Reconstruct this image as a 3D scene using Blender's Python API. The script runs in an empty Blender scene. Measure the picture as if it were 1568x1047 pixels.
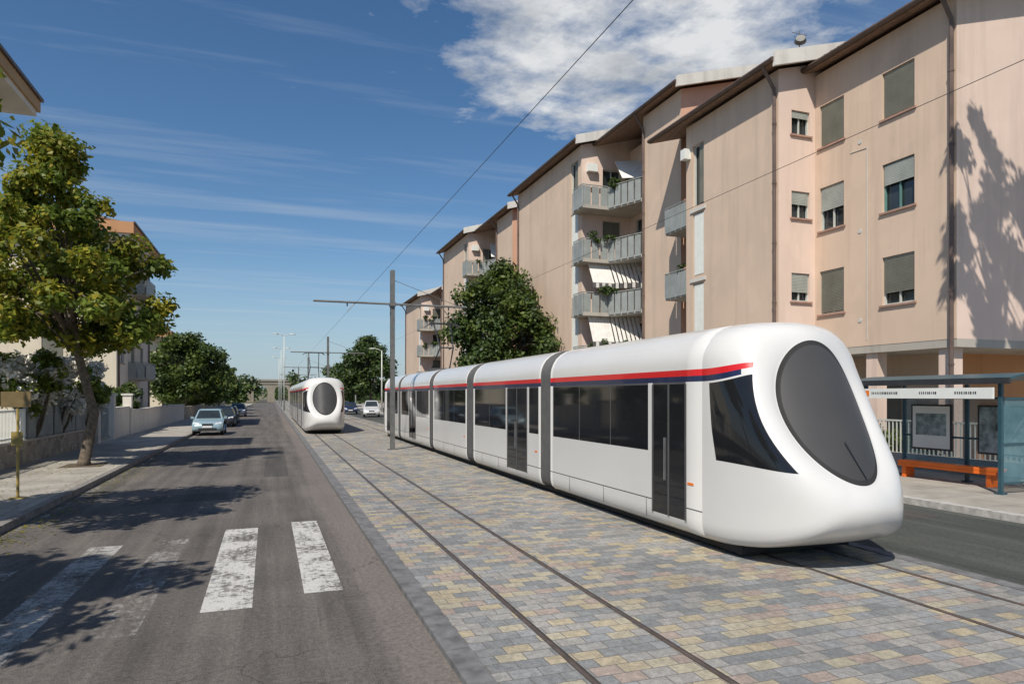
import bpy, math, random
import numpy as np
from mathutils import Vector, Matrix
random.seed(7)
S=bpy.context.scene
COL=S.collection
# ------------------------------------------------------------------ materials
def newmat(name):
    m=bpy.data.materials.new(name); m.use_nodes=True
    nt=m.node_tree; b=nt.nodes['Principled BSDF']; return m,nt,b
def objco(nt,scale=(1,1,1),rot=(0,0,0)):
    tc=nt.nodes.new('ShaderNodeTexCoord'); mp=nt.nodes.new('ShaderNodeMapping')
    mp.inputs['Scale'].default_value=scale; mp.inputs['Rotation'].default_value=rot
    nt.links.new(tc.outputs['Object'],mp.inputs['Vector']); return mp.outputs['Vector']
def noise(nt,vec,scale,detail=4,rough=.55):
    n=nt.nodes.new('ShaderNodeTexNoise'); n.inputs['Scale'].default_value=scale
    n.inputs['Detail'].default_value=detail; n.inputs['Roughness'].default_value=rough
    nt.links.new(vec,n.inputs['Vector']); return n.outputs['Fac']
def ramp(nt,fac,stops,interp='LINEAR'):
    r=nt.nodes.new('ShaderNodeValToRGB'); cr=r.color_ramp; cr.interpolation=interp
    while len(cr.elements)>1: cr.elements.remove(cr.elements[-1])
    cr.elements[0].position=stops[0][0]; cr.elements[0].color=(*stops[0][1],1)
    for p,c in stops[1:]:
        e=cr.elements.new(p); e.color=(*c,1)
    nt.links.new(fac,r.inputs['Fac']); return r.outputs['Color']
def mix(nt,fac,a,b,mode='MIX'):
    m=nt.nodes.new('ShaderNodeMix'); m.data_type='RGBA'; m.blend_type=mode
    for s,i in ((fac,0),(a,6),(b,7)):
        if isinstance(s,(int,float)): m.inputs[i].default_value=s
        elif isinstance(s,tuple): m.inputs[i].default_value=(*s,1)
        else: nt.links.new(s,m.inputs[i])
    return m.outputs[2]
def math_(nt,op,a,b=None,c=None):
    m=nt.nodes.new('ShaderNodeMath'); m.operation=op
    for i,s in enumerate((a,b,c)):
        if s is None: continue
        if isinstance(s,(int,float)): m.inputs[i].default_value=s
        else: nt.links.new(s,m.inputs[i])
    return m.outputs[0]
def bump(nt,b,h,strength=.3,dist=.01):
    n=nt.nodes.new('ShaderNodeBump'); n.inputs['Strength'].default_value=strength; n.inputs['Distance'].default_value=dist
    nt.links.new(h,n.inputs['Height']); nt.links.new(n.outputs['Normal'],b.inputs['Normal'])
def simple(name,c,rough=.6,var=.15,scale=3,metal=0,spec=.5,coat=0):
    m,nt,b=newmat(name); b.inputs['Roughness'].default_value=rough; b.inputs['Metallic'].default_value=metal
    b.inputs['Specular IOR Level'].default_value=spec; b.inputs['Coat Weight'].default_value=coat
    v=objco(nt); f=noise(nt,v,scale,5)
    lo=tuple(x*(1-var) for x in c); hi=tuple(min(1,x*(1+var)) for x in c)
    nt.links.new(ramp(nt,f,[(.3,lo),(.7,hi)]),b.inputs['Base Color']); return m
def plaster(name,c,var=.1,streak=.25):
    m,nt,b=newmat(name); b.inputs['Roughness'].default_value=.9; b.inputs['Specular IOR Level'].default_value=.2
    v=objco(nt); f=noise(nt,v,.35,6,.6)
    lo=tuple(x*(1-var) for x in c); hi=tuple(x*(1+var*.7) for x in c)
    base=ramp(nt,f,[(.3,lo),(.7,hi)])
    v2=objco(nt,(1.6,1.6,.12)); s=noise(nt,v2,1.1,6,.65)
    sm=ramp(nt,s,[(.50,(0,0,0)),(.8,(1,1,1))])
    sm2=math_(nt,'MULTIPLY',sm,streak)
    col=mix(nt,sm2,base,tuple(x*.5 for x in c))
    p=noise(nt,v,.9,2,.4); pm=ramp(nt,p,[(.60,(0,0,0)),(.63,(1,1,1))])
    col=mix(nt,math_(nt,'MULTIPLY',pm,.14),col,tuple(min(1,x*1.25) for x in c))
    g=noise(nt,v,40,3); col=mix(nt,.12,col,ramp(nt,g,[(.3,lo),(.7,hi)]))
    nt.links.new(col,b.inputs['Base Color']); bump(nt,b,g,.25,.01); return m
M={}
M['wall']=plaster('facade_plaster',(.63,.485,.375),.09,.5)
M['wallpink']=plaster('end_plaster',(.70,.55,.465),.08,.45)
M['salmon']=plaster('salmon_plaster',(.62,.38,.27),.1,.3)
M['cream']=plaster('cream_plaster',(.60,.54,.43),.08,.3)
M['white_pl']=plaster('white_plaster',(.66,.62,.55),.08,.4)
M['orange_f']=plaster('orange_fascia',(.50,.27,.14),.12,.5)
M['fascia']=plaster('wood_fascia',(.46,.31,.17),.12,.5)
M['coping']=plaster('coping_concrete',(.64,.62,.57),.15,.8)
M['conc']=plaster('balcony_concrete',(.43,.40,.35),.12,.7)
M['viad']=plaster('old_viaduct_stone',(.30,.27,.22),.2,.5)
M['rail']=simple('balcony_panel_metal',(.28,.30,.29),.5,.15,2)
M['shutter']=simple('shutter_green_grey',(.16,.16,.13),.6,.15,2)
M['shutter2']=simple('shutter_light',(.34,.36,.33),.6,.15,2)
M['brown']=simple('gutter_brown',(.085,.055,.04),.5,.3,2)
M['pipe']=simple('drainpipe_brown',(.13,.09,.075),.5,.3,2)
M['tile']=simple('roof_tile',(.24,.15,.10),.85,.4,6)
M['frame']=simple('window_frame_pale',(.52,.54,.50),.4,.1,4)
M['frameg']=simple('window_frame_teal',(.12,.24,.22),.4,.1,4)
M['sill']=simple('sill_terracotta',(.36,.22,.17),.7,.2,4)
M['glass']=simple('window_glass',(.025,.032,.035),.06,.3,1,0,.8)
M['steel']=simple('galvanised_steel',(.15,.15,.145),.5,.2,4,.3)
M['darkm']=simple('dark_metal',(.035,.037,.04),.4,.2,4)
M['wire']=simple('copper_wire',(.03,.03,.03),.6,.1,4)
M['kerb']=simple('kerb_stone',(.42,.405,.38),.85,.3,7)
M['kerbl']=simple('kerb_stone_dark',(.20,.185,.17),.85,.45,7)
M['kerbd']=simple('kerb_basalt',(.14,.14,.142),.85,.35,6)
M['railst']=simple('rail_steel',(.13,.10,.085),.45,.3,9,.4)
M['groove']=simple('rail_groove',(.045,.038,.033),.9,.3,9)
M['awning']=simple('awning_white',(.72,.70,.66),.8,.1,3)
M['awnd']=simple('awning_dark_stripe',(.10,.10,.10),.8,.1,3)
M['terra']=simple('terracotta_pot',(.42,.16,.07),.8,.2,6)
M['yellow']=simple('yellow_paint',(.36,.26,.07),.5,.25,5)
M['signbr']=simple('sign_brown',(.17,.12,.05),.5,.2,5)
M['orange']=simple('bench_orange',(.85,.17,.02),.4,.1,3)
M['signw']=simple('sign_white',(.74,.76,.72),.5,.05,3)
M['poster']=simple('poster_print',(.24,.30,.31),.35,.7,5)
M['twhite']=simple('tram_white',(.62,.615,.60),.25,.03,.6,0,.5,.3)
M['tglass']=simple('tram_glass',(.012,.013,.015),.05,.2,.8,0,.5)
M['twind']=simple('tram_windscreen',(.06,.06,.063),.45,.1,.6,0,.12)
M['tred']=simple('tram_red',(.58,.012,.015),.3,.05,2,0,.5,.3)
M['tblue']=simple('tram_blue',(.012,.02,.065),.3,.05,2,0,.5,.3)
M['tgrey']=simple('tram_bellows',(.075,.075,.077),.7,.15,4)
M['tunder']=simple('tram_underframe',(.02,.02,.02),.8,.2,4)
M['black']=simple('rubber_black',(.018,.018,.018),.8,.2,6)
M['chrome']=simple('wheel_metal',(.4,.4,.42),.3,.1,6,.8)
M['lens']=simple('lamp_lens',(.75,.76,.78),.1,.05,8)
M['rearlamp']=simple('amber_lens',(.8,.2,.03),.2,.05,8)
M['teal']=simple('shelter_teal',(.03,.08,.105),.35,.15,3)
M['bark']=simple('bark',(.12,.095,.07),.95,.45,9)
M['soil']=simple('soil',(.10,.075,.05),.98,.5,9)
M['iron']=simple('cast_iron',(.05,.047,.045),.6,.3,20,.4)
def glassmat():
    m,nt,b=newmat('shelter_glass'); b.inputs['Roughness'].default_value=.03; b.inputs['Alpha'].default_value=.36
    v=objco(nt); f=noise(nt,v,2); nt.links.new(ramp(nt,f,[(.3,(.12,.26,.32)),(.7,(.2,.38,.44))]),b.inputs['Base Color']); return m
M['sglass']=glassmat()
def stonewall():
    m,nt,b=newmat('rubble_stone'); b.inputs['Roughness'].default_value=.9
    v=objco(nt)
    vo=nt.nodes.new('ShaderNodeTexVoronoi'); vo.inputs['Scale'].default_value=3.2; nt.links.new(v,vo.inputs['Vector'])
    ve=nt.nodes.new('ShaderNodeTexVoronoi'); ve.feature='DISTANCE_TO_EDGE'; ve.inputs['Scale'].default_value=3.2; nt.links.new(v,ve.inputs['Vector'])
    s=nt.nodes.new('ShaderNodeSeparateColor'); nt.links.new(vo.outputs['Color'],s.inputs[0])
    c=ramp(nt,s.outputs[0],[(0,(.20,.17,.14)),(.5,(.32,.28,.22)),(1,(.42,.37,.29))])
    e=ramp(nt,ve.outputs['Distance'],[(0,(0,0,0)),(.05,(1,1,1))])
    c=mix(nt,e,(.14,.13,.12),c); nt.links.new(c,b.inputs['Base Color']); bump(nt,b,ve.outputs['Distance'],.6,.03); return m
M['stone']=stonewall()
def asphalt(name,c1,c2,strip=False):
    m,nt,b=newmat(name); b.inputs['Roughness'].default_value=.88; b.inputs['Specular IOR Level'].default_value=.3
    v=objco(nt); f=noise(nt,v,.45,6,.6)
    base=ramp(nt,f,[(.32,c1),(.68,c2)])
    vl=objco(nt,(1.3,.05,1)); l=noise(nt,vl,1.8,5,.65)
    base=mix(nt,.9,base,ramp(nt,l,[(.32,(.60,.60,.61)),(.68,(1.3,1.27,1.24))]),'MULTIPLY')
    g=noise(nt,v,80,3,.75)
    base=mix(nt,.9,base,ramp(nt,g,[(.36,(.45,.45,.45)),(.66,(1.55,1.53,1.5))]),'MULTIPLY')
    g2=noise(nt,v,18,4,.75)
    base=mix(nt,.8,base,ramp(nt,g2,[(.35,(.66,.66,.66)),(.65,(1.28,1.28,1.28))]),'MULTIPLY')
    vn=objco(nt,(14,.35,1)); n5=noise(nt,vn,1.2,4,.7); sc=ramp(nt,n5,[(.60,(0,0,0)),(.7,(1,1,1))])
    base=mix(nt,math_(nt,'MULTIPLY',sc,.45),base,(.045,.04,.038))
    if strip:
        tc=nt.nodes.new('ShaderNodeTexCoord'); sp=nt.nodes.new('ShaderNodeSeparateXYZ'); nt.links.new(tc.outputs['Object'],sp.inputs[0])
        wob=math_(nt,'MULTIPLY',noise(nt,v,1.3,7,.65),.45)
        x=math_(nt,'ADD',sp.outputs['X'],wob)
        k=ramp(nt,math_(nt,'MULTIPLY',x,.5),[(.56,(0,0,0)),(.66,(1,1,1))])
        base=mix(nt,math_(nt,'MULTIPLY',k,.6),base,mix(nt,.75,(.215,.185,.17),ramp(nt,g2,[(.35,(.5,.5,.5)),(.68,(1.3,1.3,1.3))]),'MULTIPLY'))
    vo=nt.nodes.new('ShaderNodeTexVoronoi'); vo.feature='DISTANCE_TO_EDGE'; vo.inputs['Scale'].default_value=.7
    wv=nt.nodes.new('ShaderNodeVectorMath'); wv.operation='ADD'
    nz=nt.nodes.new('ShaderNodeTexNoise'); nz.inputs['Scale'].default_value=1.5; nz.inputs['Detail'].default_value=6
    nt.links.new(v,nz.inputs['Vector']); nt.links.new(v,wv.inputs[0]); nt.links.new(nz.outputs['Color'],wv.inputs[1]); nt.links.new(wv.outputs[0],vo.inputs['Vector'])
    ck=ramp(nt,vo.outputs['Distance'],[(0,(1,1,1)),(.010,(0,0,0))])
    msk=ramp(nt,noise(nt,v,.3,3),[(.45,(0,0,0)),(.55,(1,1,1))])
    base=mix(nt,math_(nt,'MULTIPLY',math_(nt,'MULTIPLY',ck,msk),.7),base,(.03,.028,.026))
    nt.links.new(base,b.inputs['Base Color']); bump(nt,b,g,.6,.01); return m
M['asph']=asphalt('asphalt_old',(.102,.095,.089),(.152,.139,.129),True)
M['asph2']=asphalt('asphalt_dark',(.060,.068,.064),(.088,.095,.088))
M['patch']=asphalt('asphalt_patch',(.075,.07,.066),(.095,.09,.085))
def paving():
    m,nt,b=newmat('stone_setts'); b.inputs['Roughness'].default_value=.8; b.inputs['Specular IOR Level'].default_value=.35
    v=objco(nt)
    br=nt.nodes.new('ShaderNodeTexBrick'); nt.links.new(v,br.inputs['Vector'])
    br.inputs['Color1'].default_value=(0,0,0,1); br.inputs['Color2'].default_value=(1,1,1,1); br.inputs['Mortar'].default_value=(.5,.5,.5,1)
    br.inputs['Scale'].default_value=1; br.inputs['Mortar Size'].default_value=.006; br.inputs['Mortar Smooth'].default_value=.3
    br.inputs['Brick Width'].default_value=.27; br.inputs['Row Height'].default_value=.18; br.offset=.5
    c=ramp(nt,br.outputs['Color'],[(0,(.24,.25,.25)),(.18,(.33,.325,.31)),(.33,(.42,.365,.26)),(.47,(.29,.30,.305)),(.58,(.37,.305,.265)),(.68,(.33,.32,.30)),(.80,(.42,.385,.29)),(.90,(.22,.23,.235))],'CONSTANT')
    g=noise(nt,v,14,6,.7); c=mix(nt,.85,c,ramp(nt,g,[(.3,(.62,.62,.62)),(.7,(1.25,1.22,1.2))]),'MULTIPLY')
    g3=noise(nt,v,70,3,.7); c=mix(nt,.6,c,ramp(nt,g3,[(.35,(.65,.65,.65)),(.65,(1.25,1.25,1.25))]),'MULTIPLY')
    l=noise(nt,v,.5,5); c=mix(nt,.85,c,ramp(nt,l,[(.3,(.70,.70,.70)),(.7,(1.08,1.08,1.08))]),'MULTIPLY')
    c=mix(nt,math_(nt,'MULTIPLY',br.outputs['Fac'],.85),c,(.12,.11,.10)); nt.links.new(c,b.inputs['Base Color'])
    h=math_(nt,'SUBTRACT',math_(nt,'MULTIPLY',g,.3),br.outputs['Fac']); bump(nt,b,h,.5,.012); return m
M['pave']=paving()
def sidewalk():
    m,nt,b=newmat('sidewalk_concrete'); b.inputs['Roughness'].default_value=.9
    v=objco(nt); f=noise(nt,v,.8,7,.65); c=ramp(nt,f,[(.3,(.23,.21,.185)),(.7,(.44,.41,.36))])
    br=nt.nodes.new('ShaderNodeTexBrick'); nt.links.new(v,br.inputs['Vector']); br.offset=0
    br.inputs['Scale'].default_value=1; br.inputs['Brick Width'].default_value=1.2; br.inputs['Row Height'].default_value=1.2; br.inputs['Mortar Size'].default_value=.012
    c=mix(nt,math_(nt,'MULTIPLY',br.outputs['Fac'],.6),c,(.1,.09,.08))
    g=noise(nt,v,55,3,.7); c=mix(nt,.7,c,ramp(nt,g,[(.33,(.6,.6,.58)),(.6,(1.15,1.15,1.15))]),'MULTIPLY')
    nt.links.new(c,b.inputs['Base Color']); bump(nt,b,g,.3,.01); return m
M['walk']=sidewalk()
def paint(name,t0,t1,amax,c0,c1):
    m,nt,b=newmat(name); b.inputs['Roughness'].default_value=.8
    v=objco(nt); f=noise(nt,v,9,9,.8); l=noise(nt,v,1.6,3); v3=objco(nt,(9,.6,1)); st=noise(nt,v3,1.5,4,.7)
    a=math_(nt,'ADD',math_(nt,'ADD',f,math_(nt,'MULTIPLY',l,.55)),math_(nt,'MULTIPLY',st,.3))
    mr=nt.nodes.new('ShaderNodeMapRange'); mr.inputs['From Min'].default_value=t0; mr.inputs['From Max'].default_value=t1; mr.inputs['To Max'].default_value=amax
    nt.links.new(a,mr.inputs['Value']); nt.links.new(mr.outputs[0],b.inputs['Alpha'])
    g=noise(nt,v,60,3); nt.links.new(ramp(nt,g,[(.3,c0),(.7,c1)]),b.inputs['Base Color']); return m
M['paint']=paint('worn_road_paint',.78,.95,.93,(.40,.39,.37),(.64,.63,.60))
M['paint3']=paint('worn_road_paint_grey',.80,1.02,.8,(.36,.35,.33),(.56,.55,.52))
M['paint2']=paint('faded_road_paint',.90,1.15,.75,(.42,.41,.38),(.6,.59,.56))
def groundmat():
    m,nt,b=newmat('dry_ground'); b.inputs['Roughness'].default_value=.95
    v=objco(nt); f=noise(nt,v,.05,8,.65); nt.links.new(ramp(nt,f,[(.3,(.07,.085,.04)),(.5,(.15,.14,.08)),(.7,(.2,.17,.11))]),b.inputs['Base Color']); return m
M['ground']=groundmat()
def leafmat(name,dark,mid,light,tr=.35):
    m,nt,b=newmat(name)
    ge=nt.nodes.new('ShaderNodeNewGeometry'); r=ramp(nt,ge.outputs['Random Per Island'],[(0,dark),(.55,mid),(1,light)])
    v=objco(nt); f=noise(nt,v,.9,3); r=mix(nt,.75,r,ramp(nt,f,[(.33,(.6,.65,.65)),(.68,(1.35,1.3,1.1))]),'MULTIPLY')
    nt.links.new(r,b.inputs['Base Color']); b.inputs['Roughness'].default_value=.5; b.inputs['Specular IOR Level'].default_value=.35
    t=nt.nodes.new('ShaderNodeBsdfTranslucent'); nt.links.new(r,t.inputs['Color'])
    ms=nt.nodes.new('ShaderNodeMixShader'); ms.inputs[0].default_value=tr
    nt.links.new(b.outputs[0],ms.inputs[1]); nt.links.new(t.outputs[0],ms.inputs[2])
    nt.links.new(ms.outputs[0],nt.nodes['Material Output'].inputs['Surface']); return m
M['leafY']=leafmat('leaves_yellow_green',(.11,.15,.018),(.23,.26,.03),(.46,.37,.055),.45)
M['leafM']=leafmat('leaves_fresh_green',(.08,.125,.018),(.15,.21,.03),(.23,.28,.05),.45)
M['leafD']=leafmat('leaves_dark_green',(.028,.055,.015),(.06,.10,.027),(.11,.15,.045),.3)
M['leafG']=leafmat('leaves_mid_green',(.05,.085,.016),(.095,.14,.027),(.15,.19,.045),.4)
M['blossom']=leafmat('white_blossom',(.6,.58,.54),(.75,.73,.70),(.8,.78,.75),.25)
# ------------------------------------------------------------------ mesh builder
class MB:
    def __init__(s): s.v=[];s.f=[];s.m=[];s.names=[]
    def mi(s,m):
        if m not in s.names: s.names.append(m)
        return s.names.index(m)
    def face(s,pts,m):
        i=len(s.v); s.v+= [tuple(p) for p in pts]; s.f.append(tuple(range(i,i+len(pts)))); s.m.append(s.mi(m))
    def hexa(s,p,m):
        i=len(s.v); s.v+=[tuple(q) for q in p]; k=s.mi(m)
        for f in ((0,3,2,1),(4,5,6,7),(0,1,5,4),(1,2,6,5),(2,3,7,6),(3,0,4,7)):
            s.f.append(tuple(i+j for j in f)); s.m.append(k)
    def box(s,x0,x1,y0,y1,z0,z1,m):
        s.hexa([(x0,y0,z0),(x1,y0,z0),(x1,y1,z0),(x0,y1,z0),(x0,y0,z1),(x1,y0,z1),(x1,y1,z1),(x0,y1,z1)],m)
    def prism(s,poly,z0,z1,m):
        n=len(poly); i=len(s.v); s.v+=[(x,y,z0) for x,y in poly]+[(x,y,z1) for x,y in poly]; k=s.mi(m)
        s.f.append(tuple(i+j for j in range(n))[::-1]); s.m.append(k)
        s.f.append(tuple(i+n+j for j in range(n))); s.m.append(k)
        for j in range(n):
            q=(j+1)%n; s.f.append((i+j,i+q,i+n+q,i+n+j)); s.m.append(k)
    def tube(s,pts,rad,m,n=8):
        pts=[Vector(p) for p in pts]
        if not isinstance(rad,(list,tuple)): rad=[rad]*len(pts)
        rings=[]; k=s.mi(m)
        for a,p in enumerate(pts):
            d=(pts[min(a+1,len(pts)-1)]-pts[max(a-1,0)]).normalized()
            u=d.orthogonal().normalized() if abs(d.z)<.9 else Vector((1,0,0)); u=(u-d*u.dot(d)).normalized(); w=d.cross(u)
            r=[]
            for j in range(n):
                t=2*math.pi*j/n; r.append(len(s.v)); s.v.append(tuple(p+(u*math.cos(t)+w*math.sin(t))*rad[a]))
            rings.append(r)
        for a in range(len(rings)-1):
            for j in range(n):
                q=(j+1)%n; s.f.append((rings[a][j],rings[a][q],rings[a+1][q],rings[a+1][j])); s.m.append(k)
        s.f.append(tuple(rings[0][::-1])); s.m.append(k); s.f.append(tuple(rings[-1])); s.m.append(k)
    def obj(s,name,parent=None,smooth=False,bevel=0):
        me=bpy.data.meshes.new(name); me.from_pydata(s.v,[],s.f)
        for n in s.names: me.materials.append(M[n])
        me.polygons.foreach_set('material_index',s.m)
        if smooth: me.polygons.foreach_set('use_smooth',[True]*len(s.f))
        me.update(); o=bpy.data.objects.new(name,me); COL.objects.link(o)
        if parent is not None:
            o.parent=parent; o.matrix_parent_inverse=Matrix.Translation(-Vector(parent.location))
        if bevel:
            b=o.modifiers.new('bevel','BEVEL'); b.width=bevel; b.segments=2; b.limit_method='ANGLE'
        return o
def empty(name,loc):
    e=bpy.data.objects.new(name,None); e.location=loc; e.empty_display_size=.5; COL.objects.link(e); return e
# ------------------------------------------------------------------ camera
cam=bpy.data.cameras.new('camera'); co=bpy.data.objects.new('camera',cam); COL.objects.link(co)
co.location=(0,0,2.4); co.rotation_euler=(math.radians(90),0,math.radians(-19.75)); cam.lens=23.6; cam.sensor_width=36
cam.shift_y=.052; cam.clip_end=6000; cam.clip_start=.05; S.camera=co
# ------------------------------------------------------------------ light
sd=Vector((-.64,-.77,0)).normalized(); el=math.radians(50)
sunpos=Vector((sd.x*math.cos(el),sd.y*math.cos(el),math.sin(el)))
L=bpy.data.lights.new('sun','SUN'); L.energy=5.0; L.angle=math.radians(.5); L.color=(1,.93,.82)
lo=bpy.data.objects.new('sun',L); COL.objects.link(lo); lo.rotation_euler=sunpos.to_track_quat('Z','Y').to_euler(); lo.location=(0,0,60)
W=bpy.data.worlds.new('World'); S.world=W; W.use_nodes=True; nt=W.node_tree; bg=nt.nodes['Background']; bg.inputs['Strength'].default_value=.1
sky=nt.nodes.new('ShaderNodeTexSky'); sky.sky_type='NISHITA'; sky.sun_disc=False; sky.sun_elevation=el; sky.sun_rotation=math.atan2(sd.x,sd.y)%(2*math.pi)
sky.air_density=1.0; sky.dust_density=.4; sky.ozone_density=2.4
hs=nt.nodes.new('ShaderNodeHueSaturation'); hs.inputs['Saturation'].default_value=1.2; hs.inputs['Value'].default_value=1.0; nt.links.new(sky.outputs[0],hs.inputs['Color'])
tc=nt.nodes.new('ShaderNodeTexCoord'); sp=nt.nodes.new('ShaderNodeSeparateXYZ'); nt.links.new(tc.outputs['Generated'],sp.inputs[0])
hz=nt.nodes.new('ShaderNodeMapRange'); hz.interpolation_type='SMOOTHSTEP'; hz.inputs['From Min'].default_value=-.02; hz.inputs['From Max'].default_value=.22; hz.inputs['To Min'].default_value=.75; hz.inputs['To Max'].default_value=0
nt.links.new(sp.outputs['Z'],hz.inputs['Value'])
skyc=mix(nt,hz.outputs[0],hs.outputs[0],(3.3,4.5,5.8))
zz=math_(nt,'MAXIMUM',sp.outputs['Z'],.04)
px=math_(nt,'DIVIDE',sp.outputs['X'],zz); py=math_(nt,'DIVIDE',sp.outputs['Y'],zz)
cb=nt.nodes.new('ShaderNodeCombineXYZ'); nt.links.new(px,cb.inputs[0]); nt.links.new(py,cb.inputs[1])
n1=noise(nt,cb.outputs[0],3.4,12,.62)
dx=math_(nt,'SUBTRACT',px,1.0); dy=math_(nt,'SUBTRACT',py,1.70)
d=math_(nt,'SQRT',math_(nt,'ADD',math_(nt,'MULTIPLY',dx,dx),math_(nt,'MULTIPLY',dy,dy)))
mr=nt.nodes.new('ShaderNodeMapRange'); mr.interpolation_type='SMOOTHSTEP'; mr.inputs['From Min'].default_value=.15; mr.inputs['From Max'].default_value=1.1; mr.inputs['To Min'].default_value=1; mr.inputs['To Max'].default_value=0
nt.links.new(d,mr.inputs['Value'])
s_=math_(nt,'ADD',math_(nt,'MULTIPLY',n1,1.1),math_(nt,'MULTIPLY',mr.outputs[0],.42))
den=ramp(nt,s_,[(.75,(0,0,0)),(.86,(.42,.42,.42)),(1.0,(.95,.95,.95))])
mp=nt.nodes.new('ShaderNodeMapping'); mp.inputs['Scale'].default_value=(.28,2.0,1); mp.inputs['Rotation'].default_value=(0,0,math.radians(40)); nt.links.new(cb.outputs[0],mp.inputs[0])
n2=noise(nt,mp.outputs[0],1.1,8,.6); cir=ramp(nt,n2,[(.50,(0,0,0)),(.78,(.45,.45,.45))])
n3=noise(nt,cb.outputs[0],2.9,8,.6); ccol=ramp(nt,n3,[(.35,(3.8,4.1,4.5)),(.6,(7.8,7.9,8.0))])
c1=mix(nt,cir,skyc,(5.2,5.8,6.5)); c2=mix(nt,den,c1,ccol); nt.links.new(c2,bg.inputs['Color'])
S.view_settings.view_transform='Standard'; S.view_settings.look='None'; S.view_settings.exposure=0
# ------------------------------------------------------------------ ground / roads
def sheet(name,x0,x1,y0,y1,z,m):
    b=MB(); b.face([(x0,y0,z),(x1,y0,z),(x1,y1,z),(x0,y1,z)],m); return b.obj(name)
sheet('ground',-2500,2500,-1500,4000,-.03,'ground')
sheet('road',-4.4,1.5,-20,400,0,'asph')
sheet('service_road',8.72,13.25,-20,400,0,'asph2')
b=MB(); b.box(1.74,8.5,-20,400,-.02,.05,'pave'); b.obj('paving')
b=MB()
y=-20
while y<160:
    b.box(1.5,1.74,y+.006,y+.994,-.02,.062,'kerbd'); b.box(8.5,8.72,y+.006,y+.994,-.02,.062,'kerbd'); y+=1
b.box(1.5,1.74,160,400,-.02,.062,'kerbd'); b.box(8.5,8.72,160,400,-.02,.062,'kerbd'); b.obj('kerb_edging')
b=MB()
for xc in (2.5,3.56,6.88,7.94):
    b.box(xc-.036,xc+.036,-20,400,.03,.054,'groove'); b.box(xc-.034,xc+.006,-20,400,.03,.059,'railst')
b.obj('tram_rails')
def pavement(name,x0,x1,kx0,kx1,y0,y1,km):
    b=MB(); b.box(x0,x1,y0,y1,-.02,.13,'walk'); y=y0
    while y<min(y1,120): b.box(kx0,kx1,y+.005,y+.995,-.02,.14,km); y+=1
    if y<y1: b.box(kx0,kx1,y,y1,-.02,.14,km)
    return b.obj(name)
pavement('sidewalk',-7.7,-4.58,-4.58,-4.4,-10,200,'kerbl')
pavement('sidewalk',13.45,30,13.25,13.45,-10,200,'kerb')
b=MB(); b.box(-40,-7.7,-10,110,-.02,.10,'walk'); b.obj('courtyard_ground')
b=MB()
for (x,y) in ((-5.7,25.2),(-6.4,12.6),(-6.6,5.5)): b.box(x-.6,x+.6,y-.7,y+.7,.12,.134,'soil')
b.obj('tree_pit_soil')
b=MB(); b.prism([(-3.1,16.5),(-.9,16.9),(-1.0,18.1),(-3.0,17.8)],-.01,.002,'patch'); b.prism([(-.2,21),(.5,21.1),(.55,33),(-.15,33)],-.01,.002,'patch')
b.prism([(10.2,9.5),(12.6,9.7),(12.5,10.6),(10.3,10.5)],-.01,.002,'patch'); b.obj('asphalt_repairs')
for (x,y) in ((-1.1,15.2),(.0,27.5),(11.2,13.4)):
    b=MB(); b.tube([(x,y,-.01),(x,y,.004)],.33,'iron',28); b.tube([(x,y,.0),(x,y,.0065)],.27,'iron',28); b.obj('manhole_cover')
b=MB()
b.face([(-.74,8.13,.004),(-.2,8.13,.004),(-.22,13.0,.004),(-.76,13.0,.004)],'paint'); b.face([(.38,8.5,.004),(.84,8.5,.004),(.82,13.35,.004),(.36,13.35,.004)],'paint')
b.face([(-2.72,6.0,.004),(-2.26,6.0,.004),(-2.22,12.2,.004),(-2.68,12.2,.004)],'paint3')
for x0,x1,y0,y1 in ((-1.72,-1.28,7.6,12.4),(-3.75,-3.25,5.5,11.8)):
    b.face([(x0,y0,.004),(x1,y0,.004),(x1,y1,.004),(x0,y1,.004)],'paint2')
b.face([(-4.28,14,.004),(-4.16,14,.004),(-4.16,200,.004),(-4.28,200,.004)],'paint2')
b.obj('crosswalk_markings')
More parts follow.
